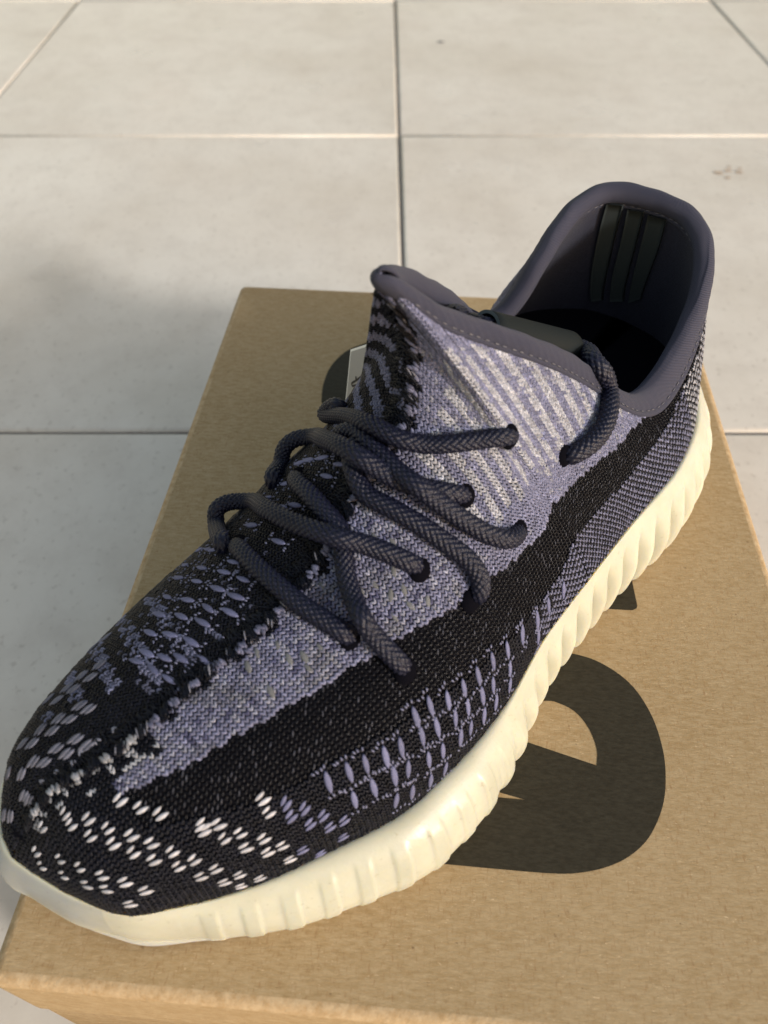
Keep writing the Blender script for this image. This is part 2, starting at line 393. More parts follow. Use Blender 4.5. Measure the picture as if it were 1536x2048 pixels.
m_lin, nt, b = new_mat('navy_lining', (.030, .030, .048), .75, .25)
v = objcoord(nt, (1, 1, 2.2))
nt.links.new(ramp(nt, noise(nt, v, 1500, 2, .6), [(.35, (.008, .0085, .019)), (.7, (.023, .024, .045))]), b.inputs['Base Color'])
bump(nt, b, noise(nt, v, 1500, 2, .6), .5, .0004); b.inputs['Sheen Weight'].default_value = .15
m_strip, nt, b = new_mat('matte_rubber_stripe', (.034, .041, .042), .6, .10)
v = objcoord(nt); bump(nt, b, noise(nt, v, 2500, 2), .15, .0002)
m_sock, nt, b = new_mat('dark_insole', (.004, .004, .006), .9, .05)
m_tab, nt, b = new_mat('black_leatherette', (.012, .015, .016), .6, .08)
v = objcoord(nt); bump(nt, b, noise(nt, v, 2600, 3), .25, .0003)
m_tabe, nt, b = new_mat('cut_leatherette_edge', (.09, .115, .12), .6, .4)

m_rub, nt, b = new_mat('cream_translucent_rubber', (.86, .83, .66), .36, .45)
b.subsurface_method = 'RANDOM_WALK' if hasattr(b, 'subsurface_method') else None
b.inputs['Subsurface Weight'].default_value = 1.0
b.inputs['Subsurface Radius'].default_value = (1.0, .80, .42); b.inputs['Subsurface Scale'].default_value = .0042
v = objcoord(nt)
a = node(nt, 'ShaderNodeAttribute', attribute_name='yarn')
sc1 = ramp(nt, noise(nt, v, 60, 4, .6), [(.35, (.93, .92, .90)), (.65, (1.03, 1.03, 1.03))])
sc2 = ramp(nt, noise(nt, v, 700, 2, .5), [(.66, (1, 1, 1)), (.74, (.84, .82, .78))])
nt.links.new(mix(nt, 1., mix(nt, 1., a.outputs['Color'], sc1, 'MULTIPLY'), sc2, 'MULTIPLY'), b.inputs['Base Color'])
nt.links.new(ramp(nt, noise(nt, v, 90, 3, .6), [(.3, (.30, .30, .30)), (.7, (.48, .48, .48))]), b.inputs['Roughness'])
bump(nt, b, noise(nt, v, 900, 3, .6), .12, .0005)

m_lace, nt, b = new_mat('charcoal_braided_cord', (.040, .038, .050), .36, .26)
a = node(nt, 'ShaderNodeAttribute', attribute_name='yarn'); v = objcoord(nt)
f = ramp(nt, noise(nt, v, 3000, 2, .6), [(.3, (.7, .7, .7)), (.7, (1.25, 1.25, 1.25))])
nt.links.new(mix(nt, 1., a.outputs['Color'], f, 'MULTIPLY'), b.inputs['Base Color'])
bump(nt, b, noise(nt, v, 4200, 2, .6), .4, .0003)
m_thread, nt, b = new_mat('dark_grey_thread', (.10, .10, .12), .4, .5)

# ------------------------------------------------------------------ sneaker: knit upper (backing sheet)
def sheet(G, flip):
    nu, nv = G.shape[:2]; q = grid_quads(nu, nv)
    return G.reshape(-1, 3), (q[:, ::-1] if flip else q)
dec = 4
a0, q0 = sheet((GL-NL*.0004)[::2, ::dec], False); a1, q1 = sheet((GM-NM*.0004)[::2, ::dec], True)
upper = link(D.objects.new('knit_upper', fast_mesh('knit_upper', np.r_[a0, a1], np.r_[q0, q1+len(a0)], m_base)), sneaker)

# pattern bands of the outer side, u -> v
C2 = np.array([(.030, .62), (.0371, .575), (.048, .497), (.0573, .445), (.0643, .430), (.0736, .425), (.0829, .402), (.093, .375), (.1, .345), (.1086, .305), (.1194, .270), (.1264, .236), (.1404, .185), (.1529, .152), (.1668, .148), (.1839, .155), (.201, .182), (.2212, .245), (.2352, .345), (.2492, .467), (.2616, .568), (.2678, .64), (.30, .72), (.33, .72)])
C3 = np.array([(.030, .80), (.0394, .769), (.0487, .739), (.0573, .712), (.0651, .697), (.0744, .685), (.0853, .658), (.0954, .628), (.1031, .593), (.1202, .495), (.1319, .455), (.1381, .425), (.1497, .377), (.163, .330), (.1785, .305), (.1902, .303), (.2072, .365), (.2251, .480), (.2422, .663), (.2577, .820), (.2647, .874), (.2717, .90), (.30, .93), (.33, .93)])
def c2(u): return np.interp(u, C2[:, 0], C2[:, 1])
def c3(u): return np.interp(u, C3[:, 0], C3[:, 1])
BLK = np.array([.0032, .0038, .0080]); LAV = np.array([.140, .146, .225]); WHT = np.array([.40, .41, .45]); DLV = np.array([.085, .085, .16])
GRY = np.array([.25, .25, .30]); NAV = np.array([.025, .026, .048])

# ---- stitch template: a plump leaf-like leg, 12 verts
def leg_template():
    V = []; F = []
    rings = [(-1, .0), (-.55, .80), (.10, 1.0), (.70, .62), (1, 0)]
    V.append((0, 0, -1)); k = 5
    for t, r in rings[1:-1]:
        for i in range(k):
            a = 2*math.pi*i/k; V.append((r*math.cos(a), r*math.sin(a), t))
    V.append((0, 0, 1)); last = len(V)-1
    for i in range(k):
        j = (i+1) % k
        F.append((0, 1+j, 1+i))
        for q in range(2):
            A, B = 1+q*k, 1+(q+1)*k
            F.append((A+i, A+j, B+j)); F.append((A+i, B+j, B+i))
        F.append((1+2*k+i, 1+2*k+j, last))
    return np.array(V, float), np.array(F)
LV, LF = leg_template()
class Legs:
    def __init__(s): s.P = []; s.D = []; s.N = []; s.L = []; s.R = []; s.C = []
    def add(s, P, Dr, Nn, L, R, C):
        s.P.append(P); s.D.append(Dr); s.N.append(Nn)
        s.L.append(np.broadcast_to(L, len(P))); s.R.append(np.broadcast_to(R, len(P))); s.C.append(np.broadcast_to(C, (len(P), 3)))
    def build(s, name, m, parent):
        P, Dr, Nn = np.concatenate(s.P), unit(np.concatenate(s.D)), np.concatenate(s.N)
        L, R, C = np.concatenate(s.L), np.concatenate(s.R), np.concatenate(s.C)
        X = unit(np.cross(Nn, Dr)); Z = np.cross(Dr, X)
        n = len(P)
        V = (P[:, None]+X[:, None]*(LV[None, :, 0:1]*R[:, None, None])+Z[:, None]*(LV[None, :, 1:2]*R[:, None, None]*.8)+Dr[:, None]*(LV[None, :, 2:3]*L[:, None, None]))
        F = (LF[None]+(np.arange(n)*len(LV))[:, None, None]).reshape(-1, 3)
        o = link(D.objects.new(name, fast_mesh(name, V.reshape(-1, 3), F, m, np.repeat(C, len(LV), axis=0))), parent)
        o['kind'] = 'stuff'; return o
knit = Legs(); mono = Legs()

def hsh(a, b, k=0):
    x = np.sin(a*12.9898+b*78.233+k*37.719)*43758.5453; return x-np.floor(x)

def stitch_field(side):
    G, Nn = (GL, NL) if side == 'l' else (GM, NM)
    Tv = unit(np.gradient(G, axis=1)); Tu = unit(np.gradient(G, axis=0))
    ref = lookup(G, US, np.full(len(US), .33 if side == 'l' else .45))
    arc = np.r_[0, np.cumsum(np.linalg.norm(np.diff(ref, axis=0), axis=1))]
    pitch = .00150
    nl = int(arc[-1]/pitch)
    ul = np.interp((np.arange(nl)+.5)/nl*arc[-1], arc, US)
    A_u, A_v, A_k, A_j, A_w = [], [], [], [], []
    for k in range(nl):
        u = ul[k]; un = ul[min(k+1, nl-1)] if k < nl-1 else ul[k-1]
        line = lookup(G, np.full(NV, u), np.linspace(0, 1, NV)); nxt = lookup(G, np.full(NV, un), np.linspace(0, 1, NV))
        L = np.linalg.norm(line[-1]-line[-2])*(NV-1); step = .00138
        n = max(int(L/step), 2); v = (np.arange(n)+.5)/n
        wd = np.interp(v, np.linspace(0, 1, NV), np.linalg.norm(nxt-line, axis=1))
        lvl = 1 if k % 2 else (2 if k % 4 else 4)
        keep = wd*lvl > .00092
        wd2 = np.clip(wd*np.where(wd < .00092, 2, 1), .0009, .0023)
        A_u.append(np.full(keep.sum(), u)); A_v.append(v[keep]); A_k.append(np.full(keep.sum(), k)); A_j.append(np.arange(n)[keep]); A_w.append(wd2[keep])
    u, v, k, j, w = map(np.concatenate, (A_u, A_v, A_k, A_j, A_w))
    return u, v, k, j, w, lookup(G, u, v), unit(lookup(Nn, u, v)), unit(lookup(Tv, u, v)), unit(lookup(Tu, u, v))

def emit(dst, sel, P, Nn, Tv, Tu, w, C, lift=0.0, size=1.0, ang=.50):
    P, Nn, Tv, Tu, w, C = P[sel], Nn[sel], Tv[sel], Tu[sel], w[sel], C[sel]
    n = len(P)
    jit = rng.normal(0, 1, (n, 4))
    for sg in (-1, 1):
        Dr = Tv*math.cos(ang)+Tu*sg*(math.sin(ang))+Tu*jit[:, :1]*.10
        Q = P-Tu*sg*(-w*.23)[:, None]+Nn*(.00022+lift+jit[:, 1:2]*.00006)
        bright = np.exp(rng.normal(0, .16, n))[:, None]
        knit_c = np.clip(C*bright, 0, .85) if (dst is knit or sg > 0) else np.tile(BLK*.7, (n, 1))
        dst.add(Q, Dr, Nn,   .00096*size*np.exp(jit[:, 2]*.06), w*.265*size*np.exp(jit[:, 3]*.06), knit_c)

for side in 'lm':
    u, v, k, j, w, P, Nn, Tv, Tu = stitch_field(side)
    r = hsh(k, j); r2 = hsh(k, j, 1); n = len(u)
    C = np.tile(BLK, (n, 1)); C = C*(0.8+.6*r[:, None])
    kind = np.zeros(n, int)             # 0 knit, 1 filament, 2 drop
    size = np.ones(n)
    # soft noise field for the heathered look
    fld = np.sin(k*.38+np.sin(j*.28)*2)+np.sin(j*.45+k*.14)
    if side == 'l':
        lo = v < c2(u); st = ~lo & (v < c3(u)); hi = ~lo & ~st
        # speckled blue and black knit from the arch to the heel
        spk = lo & (u > .148+(r-.5)*.02)
        dot = spk & ((k+j) % 2 == 0)
        C[dot] = np.where((v[dot] < .45)[:, None], LAV*.85, LAV*.7); size[dot] = 1.0
        C[spk & ~dot] = BLK; size[spk & ~dot] = .95
        heel = spk & (u > .268); C[heel & dot] = WHT*.55+LAV*.2
        # front lavender panel, heathered
        fr = hi & (u < .136)
        hh = r[fr][:, None]
        C[fr] = LAV*(.80+.40*hh)
        m2 = fr & (r2 > .74); C[m2] = WHT*.28+LAV*.65
        m3 = fr & (r2 < .07); C[m3] = NAV*2.5
        m4 = fr & (fld > .9) & (r > .35); C[m4] = C[m4]*.55+np.array([.10, .10, .10])*.35
        # rear panel: alternating white and lavender wales
        rr = hi & (u >= .136) & (u < .30)
        ph = (k % 4)
        wh = rr & (ph < 2) & (v < np.interp(u, [.135, .16, .168, .190, .203, .215], [.88, .88, .84, .80, .92, 1])+(r2-.5)*.03) & (v > np.interp(u, [.133, .136, .147, .168, .195, .210, .220, .26], [.76, .62, .54, .45, .42, .51, .61, .92])+(r2-.5)*.04)
        C[rr] = LAV*(.85+.3*r[rr][:, None])
        C[wh] = np.where((r[wh] > .06)[:, None], WHT*(.52+.22*r2[wh][:, None])+LAV*.2, LAV)
        soft = rr & ~wh; C[soft & (r > .93)] = WHT*.3+LAV*.55
        # seam of dark gathered loops down the middle
        dv = .055+.025*np.sin(u*620)
        sm = (v > 1-dv*np.where(u > .14, .75, .8)) & (u < .186) & (u > .012)
        C[sm & (r > .12)] = BLK*.9
        # little white tangle where the seam meets the toe
        tg = (u < .047) & (u > .012) & (v > .86) & ~st; C[tg & (r > .74)] = WHT*.75; C[tg & (r <= .74)] = BLK
        toe = hi & (u < .034); C[toe & ~tg] = BLK
        kind[st & ~(u < .034)] = 1
        edge = np.abs(v-c3(u)) < .016
        e = edge & hi & (u > .04); C[e] = LAV*(.8+.4*r[e][:, None]); size[e] = 1.2
    else:
        lat = (u > .050) & (u < .20) & (v > .0)
        md = lat & (r > .95); C[md] = LAV*.5
        # knotted bands where the lattice fades into the toe
        kn = (u > .044+.012*np.sin(v*9)) & (u < .074) & (np.sin(k*.9+j*.22) > .35) & (r > .3); C[kn] = LAV*(.7+.5*r2[kn][:, None])
        tgm = (u < .047) & (u > .012) & (v > .90); C[tgm & (r > .6)] = GRY
        back = u > .19; C[back] = LAV*(.5+.6*r[back][:, None]); C[back & (v < .35)] = BLK
        # tongue: knotted lavender on black beside the seam
        tn = (u > .135) & (u < .19) & (v > .55); C[tn] = np.where((np.sin(j[tn]*.8+k[tn]*.5) > .1)[:, None], LAV*.9, BLK)
        sm = (v > .93) & (u < .186) & (u > .012); C[sm & (r > .35)] = BLK
    fl = kind == 0
    emit(knit, fl, P, Nn, Tv, Tu, w*size, C)
    sf = kind == 1
    glint = (r > .86)
    Cm = np.where(glint[:, None], np.array([.055, .058, .075]), BLK*.7)  # glints painted in as lighter filament legs
    emit(mono, sf, P, Nn, Tv, Tu, w*.56, Cm, lift=-.0001, size=.9, ang=.75)

# knotted lumps and wrapped black filaments along the middle seam
for i in range(26):
    u0 = .016+i*.0066
    if u0 > .184: break
    side, G, Nn = ('l', GL, NL)
    gu, gv = np.gradient(G, axis=0), np.gradient(G, axis=1)
    # the lump: a bundle of thick lavender loops
    n = 6; uu = u0+rng.normal(0, .0008, n); vv = np.clip(.985-np.abs(rng.normal(0, .012, n)), .9, 1)
    P = lookup(G, uu, vv); n_ = unit(lookup(Nn, uu, vv)); tu = unit(lookup(gu, uu, vv)); tv = unit(lookup(gv, uu, vv))
    c = (LAV*.85 if u0 > .045 else WHT*.7)*(.6+.5*rng.random((n, 1)))
    knit.add(P+n_*(.0009+.0004*rng.random((n, 1))), tv+tu*rng.normal(0, .35, (n, 1)), n_, .0013, .00062, c)
    # black filaments hugging its toe side
    n = 34; uu = u0-.0028+rng.normal(0, .0008, n); vv = np.clip(.978+rng.normal(0, .011, n), .94, 1)
    P = lookup(G, uu, vv); n_ = unit(lookup(Nn, uu, vv)); tu = unit(lookup(gu, uu, vv)); tv = unit(lookup(gv, uu, vv))
    cc = np.where(rng.random((n, 1)) > .05, BLK, np.array([.2, .2, .24]))  # a few pale filaments, glints put into their colour
    mono.add(P+n_*(.0008+.0007*rng.random((n, 1))), tv+tu*(.55+rng.normal(0, .16, (n, 1))), n_, .0016, .00022, cc)
    n = 14; G2, N2 = GM, NM; uu = u0+rng.normal(0, .002, n); vv = np.clip(.98-np.abs(rng.normal(0, .02, n)), .9, 1)
    P = lookup(G2, uu, vv); n_ = unit(lookup(N2, uu, vv)); tu = unit(lookup(np.gradient(G2, axis=0), uu, vv)); tv = unit(lookup(np.gradient(G2, axis=1), uu, vv))
    mono.add(P+n_*.0007, tv+tu*rng.normal(0, .5, (n, 1)), n_, .0024, .0002, BLK)

# ---- separate long floats and flecks of thick yarn: one object each
def lens_mesh(name, L, R, m):
    V = []; F = []; rings = [(-.72, .55), (-.3, .95), (.2, 1.), (.68, .62)]; k = 7
    V.append((0, 0, -L))
    for t, q in rings:
        for i in range(k):
            a = 2*math.pi*i/k; V.append((R*q*math.cos(a), R*.45*q*math.sin(a), L*t))
    V.append((0, 0, L)); last = len(V)-1
    for i in range(k):
        j = (i+1) % k; F.append((0, 1+j, 1+i)); F.append((1+3*k+i, 1+3*k+j, last))
        for q in range(3): F.append((1+q*k+i, 1+q*k+j, 1+(q+1)*k+j, 1+(q+1)*k+i))
    return mesh(name, V, F, m)
def place(me, side, u, v, ang, lift=.00052, sc=1.0, dv=0.0, du=0.0):
    G, Nn = (GL, NL) if side == 'l' else (GM, NM)
    u = np.array([u]); v = np.array([v])
    tv = unit(lookup(np.gradient(G, axis=1), u, v))[0]; n_ = unit(lookup(Nn, u, v))[0]
    tu = unit(np.cross(tv, n_)); tg = lookup(np.gradient(G, axis=0), u, v)[0]
    if tu@tg < 0: tu = -tu
    P = lookup(G, u, v)[0]+tv*dv+tu*du+n_*lift
    dr = unit(tu*math.cos(ang)+tv*math.sin(ang)); x = unit(np.cross(n_, dr)); y = np.cross(dr, x)
    o = link(D.objects.new(me.name.split('.')[0], me), upper)
    s = sc
    M = Matrix(((x[0]*s, y[0]*s, dr[0]*s, P[0]), (x[1]*s, y[1]*s, dr[1]*s, P[1]), (x[2]*s, y[2]*s, dr[2]*s, P[2]), (0, 0, 0, 1)))
    o.matrix_local = M
    return o
WHITE = [('l', 0.0216, 0.799), ('l', 0.0254, 0.719), ('l', 0.0278, 0.638), ('l', 0.0309, 0.563), ('l', 0.0332, 0.492), ('l', 0.0355, 0.417), ('l', 0.0379, 0.337), ('l', 0.0402, 0.246), ('l', 0.0433, 0.151), ('l', 0.0464, 0.06), ('l', 0.0216, 0.724), ('l', 0.0239, 0.628), ('l', 0.027, 0.553), ('l', 0.0293, 0.477), ('l', 0.0317, 0.407), ('l', 0.0348, 0.332), ('l', 0.0371, 0.231), ('l', 0.0402, 0.136), ('l', 0.0425, 0.05), ('l', 0.0105, 0.638), ('l', 0.0153, 0.528), ('l', 0.0184, 0.457), ('l', 0.0216, 0.392), ('l', 0.0247, 0.327), ('l', 0.027, 0.241), ('l', 0.0098, 0.432), ('l', 0.0139, 0.367), ('l', 0.0176, 0.317), ('l', 0.0208, 0.296), ('l', 0.0433, 0.477), ('l', 0.0456, 0.447), ('l', 0.048, 0.367), ('l', 0.0511, 0.291), ('l', 0.0534, 0.211), ('l', 0.0425, 0.452), ('l', 0.0449, 0.377), ('l', 0.0472, 0.291), ('l', 0.0503, 0.216), ('l', 0.0534, 0.106), ('l', 0.0332, 0.744), ('l', 0.0355, 0.668), ('l', 0.0379, 0.603), ('l', 0.0557, 0.442), ('l', 0.055, 0.382), ('l', 0.0231, 0.161), ('l', 0.0153, 0.819)]
BLUE = [('l', 0.0588, 0.377), ('l', 0.0612, 0.317), ('l', 0.0635, 0.246), ('l', 0.0666, 0.171), ('l', 0.0581, 0.317), ('l', 0.0604, 0.241), ('l', 0.0635, 0.176), ('l', 0.0565, 0.126), ('l', 0.0596, 0.03), ('l', 0.0651, 0.075)]
GREY = [('m', 0.0301, 0.563), ('m', 0.0317, 0.653), ('m', 0.0247, 0.508), ('m', 0.0262, 0.598), ('m', 0.0176, 0.472), ('m', 0.0192, 0.688), ('m', 0.0231, 0.729), ('m', 0.0247, 0.799), ('m', 0.0293, 0.774), ('m', 0.0301, 0.849), ('m', 0.034, 0.814), ('m', 0.0348, 0.889), ('m', 0.0348, 0.618), ('m', 0.0363, 0.683), ('m', 0.0371, 0.357), ('m', 0.0379, 0.472), ('m', 0.0418, 0.452), ('m', 0.0425, 0.518), ('m', 0.0464, 0.477), ('m', 0.0472, 0.553), ('m', 0.0402, 0.658), ('m', 0.041, 0.719), ('m', 0.055, 0.281), ('m', 0.0511, 0.533), ('m', 0.0588, 0.342), ('m', 0.0161, 0.794), ('m', 0.0161, 0.869), ('m', 0.0098, 0.447), ('m', 0.0105, 0.633)]
FLAT = [('l', 0.1435, 0.131), ('l', 0.1521, 0.116), ('l', 0.1334, 0.176), ('l', 0.1264, 0.216), ('l', 0.1249, 0.146), ('l', 0.1202, 0.251), ('l', 0.1171, 0.181), ('l', 0.114, 0.271), ('l', 0.1109, 0.116), ('l', 0.1125, 0.196), ('l', 0.107, 0.221), ('l', 0.1024, 0.236), ('l', 0.1055, 0.136), ('l', 0.1016, 0.146), ('l', 0.1086, 0.291), ('l', 0.1031, 0.312), ('l', 0.0954, 0.171), ('l', 0.0907, 0.191), ('l', 0.0969, 0.271), ('l', 0.0923, 0.291), ('l', 0.0938, 0.362), ('l', 0.0891, 0.085), ('l', 0.0845, 0.226), ('l', 0.0829, 0.111), ('l', 0.0806, 0.241), ('l', 0.086, 0.317), ('l', 0.0814, 0.327), ('l', 0.0767, 0.352), ('l', 0.0752, 0.251), ('l', 0.0728, 0.362), ('l', 0.0705, 0.251), ('l', 0.0682, 0.372), ('l', 0.0783, 0.131), ('l', 0.0985, 0.352), ('l', 0.1163, 0.101), ('l', 0.0946, 0.07), ('l', 0.142, 0.065), ('l', 0.1233, 0.085), ('l', 0.1637, 0.09), ('l', 0.1521, 0.121), ('l', 0.1435, 0.141), ('l', 0.1342, 0.186), ('l', 0.142, 0.07)]
FMED = [('m', 0.0829, 0.442), ('m', 0.0837, 0.588), ('m', 0.0845, 0.724), ('m', 0.0853, 0.829), ('m', 0.0759, 0.518), ('m', 0.0775, 0.648), ('m', 0.0783, 0.774), ('m', 0.0806, 0.869), ('m', 0.0705, 0.588), ('m', 0.0728, 0.704), ('m', 0.0744, 0.814), ('m', 0.0674, 0.744), ('m', 0.0689, 0.854), ('m', 0.0884, 0.528), ('m', 0.0899, 0.673), ('m', 0.0907, 0.789), ('m', 0.0884, 0.357), ('m', 0.0643, 0.884), ('m', 0.0581, 0.829), ('m', 0.0588, 0.925), ('m', 0.0954, 0.477), ('m', 0.0651, 0.648), ('m', 0.0604, 0.734), ('m', 0.0573, 0.724), ('m', 0.0954, 0.317), ('m', 0.0674, 0.965), ('m', 0.062, 0.824), ('m', 0.1125, 0.709), ('m', 0.1148, 0.568), ('m', 0.1194, 0.643), ('m', 0.1008, 0.392), ('m', 0.0954, 0.422), ('m', 0.0938, 0.668), ('m', 0.1055, 0.598), ('m', 0.1039, 0.809), ('m', 0.1272, 0.693), ('m', 0.1303, 0.392), ('m', 0.1264, 0.638), ('m', 0.114, 0.779), ('m', 0.1233, 0.864), ('m', 0.128, 0.774), ('m', 0.1272, 0.889)]
FGRY = [('l', 0.0767, 0.92), ('l', 0.0814, 0.889), ('l', 0.0837, 0.789), ('l', 0.0884, 0.774), ('l', 0.0721, 0.769), ('l', 0.1093, 0.704), ('l', 0.1125, 0.678), ('l', 0.1062, 0.648), ('l', 0.1109, 0.628), ('l', 0.1055, 0.799), ('l', 0.1086, 0.769), ('l', 0.114, 0.739), ('l', 0.1171, 0.854), ('l', 0.1187, 0.789), ('l', 0.1008, 0.92), ('l', 0.0728, 0.899), ('l', 0.0822, 0.749), ('l', 0.0806, 0.819), ('l', 0.1024, 0.769), ('l', 0.1148, 0.588)]
fw = lens_mesh('yarn_fleck', .0018, .00060, m_white); fb = lens_mesh('yarn_fleck', .0019, .00068, m_lav); fg = lens_mesh('yarn_fleck', .0023, .00078, m_grey)
ff = lens_mesh('yarn_float', .0034, .00095, m_lav); fs = lens_mesh('yarn_float', .0027, .0011, m_smoke)
for h, u, v in WHITE:
    a = -.12+random.gauss(0, .08); s = random.uniform(.9, 1.1)
    place(fw, h, u, v, a, sc=s); place(fw, h, u, v, a+.25, sc=s*.82, dv=.0018, du=-.0002)
for h, u, v in BLUE:
    a = .2+random.gauss(0, .1); place(fb, h, u, v, a); place(fb, h, u, v, a+.2, sc=.85, dv=.0017)
for h, u, v in GREY:
    a = .30+random.gauss(0, .1); place(fg, h, u, v, a); place(fg, h, u, v, a, sc=.9, dv=.0014, du=.0005)
def knots(side, u, v, c, n=6):
    G, Nn = (GL, NL) if side == 'l' else (GM, NM)
    for sg in (-1, 1):
        uu = np.full(n, u)+np.linspace(-.0016, .0016, n)+rng.normal(0, .0002, n); L = np.linalg.norm(lookup(G, np.array([u]), np.array([min(v+.05, 1)]))-lookup(G, np.array([u]), np.array([v])))/.05
        vv = np.clip(np.full(n, v)+sg*(.0039/L)+rng.normal(0, .0003/L, n), .0, 1)
        P = lookup(G, uu, vv); n_ = unit(lookup(Nn, uu, vv)); tu = unit(lookup(np.gradient(G, axis=0), uu, vv)); tv = unit(lookup(np.gradient(G, axis=1), uu, vv))
        knit.add(P+n_*.0005, tv+tu*np.linspace(-.5, .5, n)[:, None], n_, .00062, .00032, c)
for h, u, v in FLAT:
    place(ff, h, u, v, math.pi/2-.32+random.gauss(0, .06), sc=random.uniform(.85, 1.05)); knots(h, u, v, LAV*1.05, 4)
for h, u, v in FMED:
    place(ff, h, u, v, math.pi/2-.10+random.gauss(0, .08), sc=random.uniform(.85, 1.1)); knots(h, u, v, LAV*1.05, 4)
for h, u, v in FGRY:
    place(fs, h, u, v, math.pi/2-.25+random.gauss(0, .25), sc=random.uniform(.6, .85), lift=.0003)
# black discs on the knit, painting the shade of the lace holes
EYE = [('l', 0.1855, 0.538), ('l', 0.1412, 0.688), ('l', 0.1529, 0.432), ('l', 0.1241, 0.462), ('l', 0.1187, 0.668), ('l', 0.0992, 0.503), ('l', 0.0954, 0.724), ('m', 0.1218, 0.678), ('m', 0.0992, 0.588), ('l', 0.2049, 0.462)]
m_hole_shade, nt, b = new_mat('painted_hole_shade', (.003, .003, .005), .9, .02)
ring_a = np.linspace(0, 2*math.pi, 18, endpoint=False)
hole_disc_me = mesh('eyelet', [(.0031*math.cos(a)*f, z, .0037*math.sin(a)*f) for f, z in ((1, -.0006), (.8, .0004)) for a in ring_a], [tuple(range(18, 36))]+[(i, (i+1) % 18, 18+(i+1) % 18, 18+i) for i in range(18)], m_hole_shade)
for h, u, v in EYE: place(hole_disc_me, h, u, v, .6, lift=.0008)
knit.build('knit_stitches', m_yarn, upper)
mono.build('filament_mesh', m_mono, upper)

# ------------------------------------------------------------------ sneaker: inner lining, insole, heel stripes
LI = .0038
iu = US >= .150
inL, inM = (GL-NL*LI)[iu], (GM-NM*LI)[iu]
a0, q0 = sheet(inL[::3, 6::6], True); a1, q1 = sheet(inM[::3, 6::6], False)
lining = link(D.objects.new('lining', fast_mesh('lining', np.r_[a0, a1], np.r_[q0, q1+len(a0)], m_lin)), sneaker)
ring = np.r_[GL[::6, 10]-NL[::6, 10]*.0035, GM[::-6, 10]-NM[::-6, 10]*.0035]
ring[:, 2] = np.maximum(ring[:, 2], .034); cen = ring.mean(0)
Vv = np.r_[ring, [cen]]
link(D.objects.new('insole', mesh('insole', Vv, [(i, (i+1) % len(ring), len(ring)) for i in range(len(ring))], m_sock)), sneaker)
STRIPES = [
 ([(.2844, -.1153, .0946), (.2877, -.1172, .0804), (.2910, -.1182, .0637), (.2932, -.1178, .0529), (.2946, -.1168, .0462)], [(.2870, -.1101, .0946), (.2904, -.1117, .0802), (.2929, -.1125, .0662), (.2944, -.1129, .0556), (.2954, -.1125, .0483)]),
 ([(.2880, -.1081, .0933), (.2913, -.1089, .0786), (.2938, -.1099, .0632), (.2950, -.1097, .0553), (.2959, -.1090, .0489)], [(.2889, -.1022, .0941), (.2923, -.1033, .0790), (.2946, -.1040, .0639), (.2956, -.1041, .0567), (.2964, -.1037, .0509)]),
 ([(.2893, -.1002, .0933), (.2923, -.1010, .0788), (.2951, -.1017, .0634), (.2960, -.1017, .0570), (.2964, -.1012, .0513)], [(.2892, -.0933, .0940), (.2914, -.0937, .0819), (.2937, -.0953, .0678), (.2947, -.0960, .0611), (.2954, -.0963, .0558)])]
for A, B in STRIPES:
    A, B = np.array(A), np.array(B); t = np.linspace(0, 1, 5); tq = np.linspace(0, 1, 17)
    a, b_ = spline(t, A, tq), spline(t, B, tq)
    cols = 7; g = np.stack([a+(b_-a)*k/(cols-1) for k in range(cols)], 1)
    g[:, :, 0] += .0012*(1-(2*np.arange(cols)/(cols-1)-1)**2)[None]*0
    g[..., 0] += .0010
    top = W(g); bot = W(g+np.array([.0022, 0, 0]))
    q = grid_quads(17, cols); n0 = 17*cols
    rimi = [i*cols for i in range(17)]+[16*cols+j for j in range(1, cols)]+[i*cols+cols-1 for i in range(15, -1, -1)]+[j for j in range(cols-2, 0, -1)]
    side_q = np.array([(rimi[i], rimi[(i+1) % len(rimi)], rimi[(i+1) % len(rimi)]+n0, rimi[i]+n0) for i in range(len(rimi))])
    link(D.objects.new('heel_stripe', fast_mesh('heel_stripe', np.r_[top.reshape(-1, 3), bot.reshape(-1, 3)], np.r_[q, side_q], m_strip, smooth=False)), lining)

# ------------------------------------------------------------------ sneaker: padded collar binding
i0 = np.argmin(np.abs(US-.186))
DS = np.array([0, .0012, .0034, .0058, .0076, .0086, .0095, .0106, .0112])      # distance below the rim, on the knit
HS = np.array([.0018, .0025, .0026, .0021, .0014, .0009, .0012, .0011, .0003])  # how far the band stands proud there
def down(line, nor):          # walk down a surface line from the rim
    L = np.r_[0, np.cumsum(np.linalg.norm(np.diff(line, axis=0), axis=1))]
    return (np.stack([np.interp(DS, L, line[:, k]) for k in range(3)], -1), unit(np.stack([np.interp(DS, L, nor[:, k]) for k in range(3)], -1)))
rows = [down(GL[i, ::-1], NL[i, ::-1]) for i in range(i0, len(US))]
rows += [down(GM[i, ::-1], NM[i, ::-1]) for i in range(len(US)-2, i0-1, -1)]
rid = GL[i0::-1, -1][:60]; rn = unit(NL[i0::-1, -6][:60]+NM[i0::-1, -6][:60])
rows.append(down(rid, rn))
DP = np.stack([r[0] for r in rows]); DN = np.stack([r[1] for r in rows])
NB = 460
mida = DP[:, 3]; arc = np.r_[0, np.cumsum(np.linalg.norm(np.diff(np.r_[mida, mida[:1]], axis=0), axis=1))]
def resamp(A):
    A2 = np.concatenate([A, A[:1]]); q = np.linspace(0, arc[-1], NB, endpoint=False)
    f = A2.reshape(len(A2), -1); o = np.stack([np.interp(q, arc, f[:, k]) for k in range(f.shape[1])], -1)
    return o.reshape((NB,)+A.shape[1:])
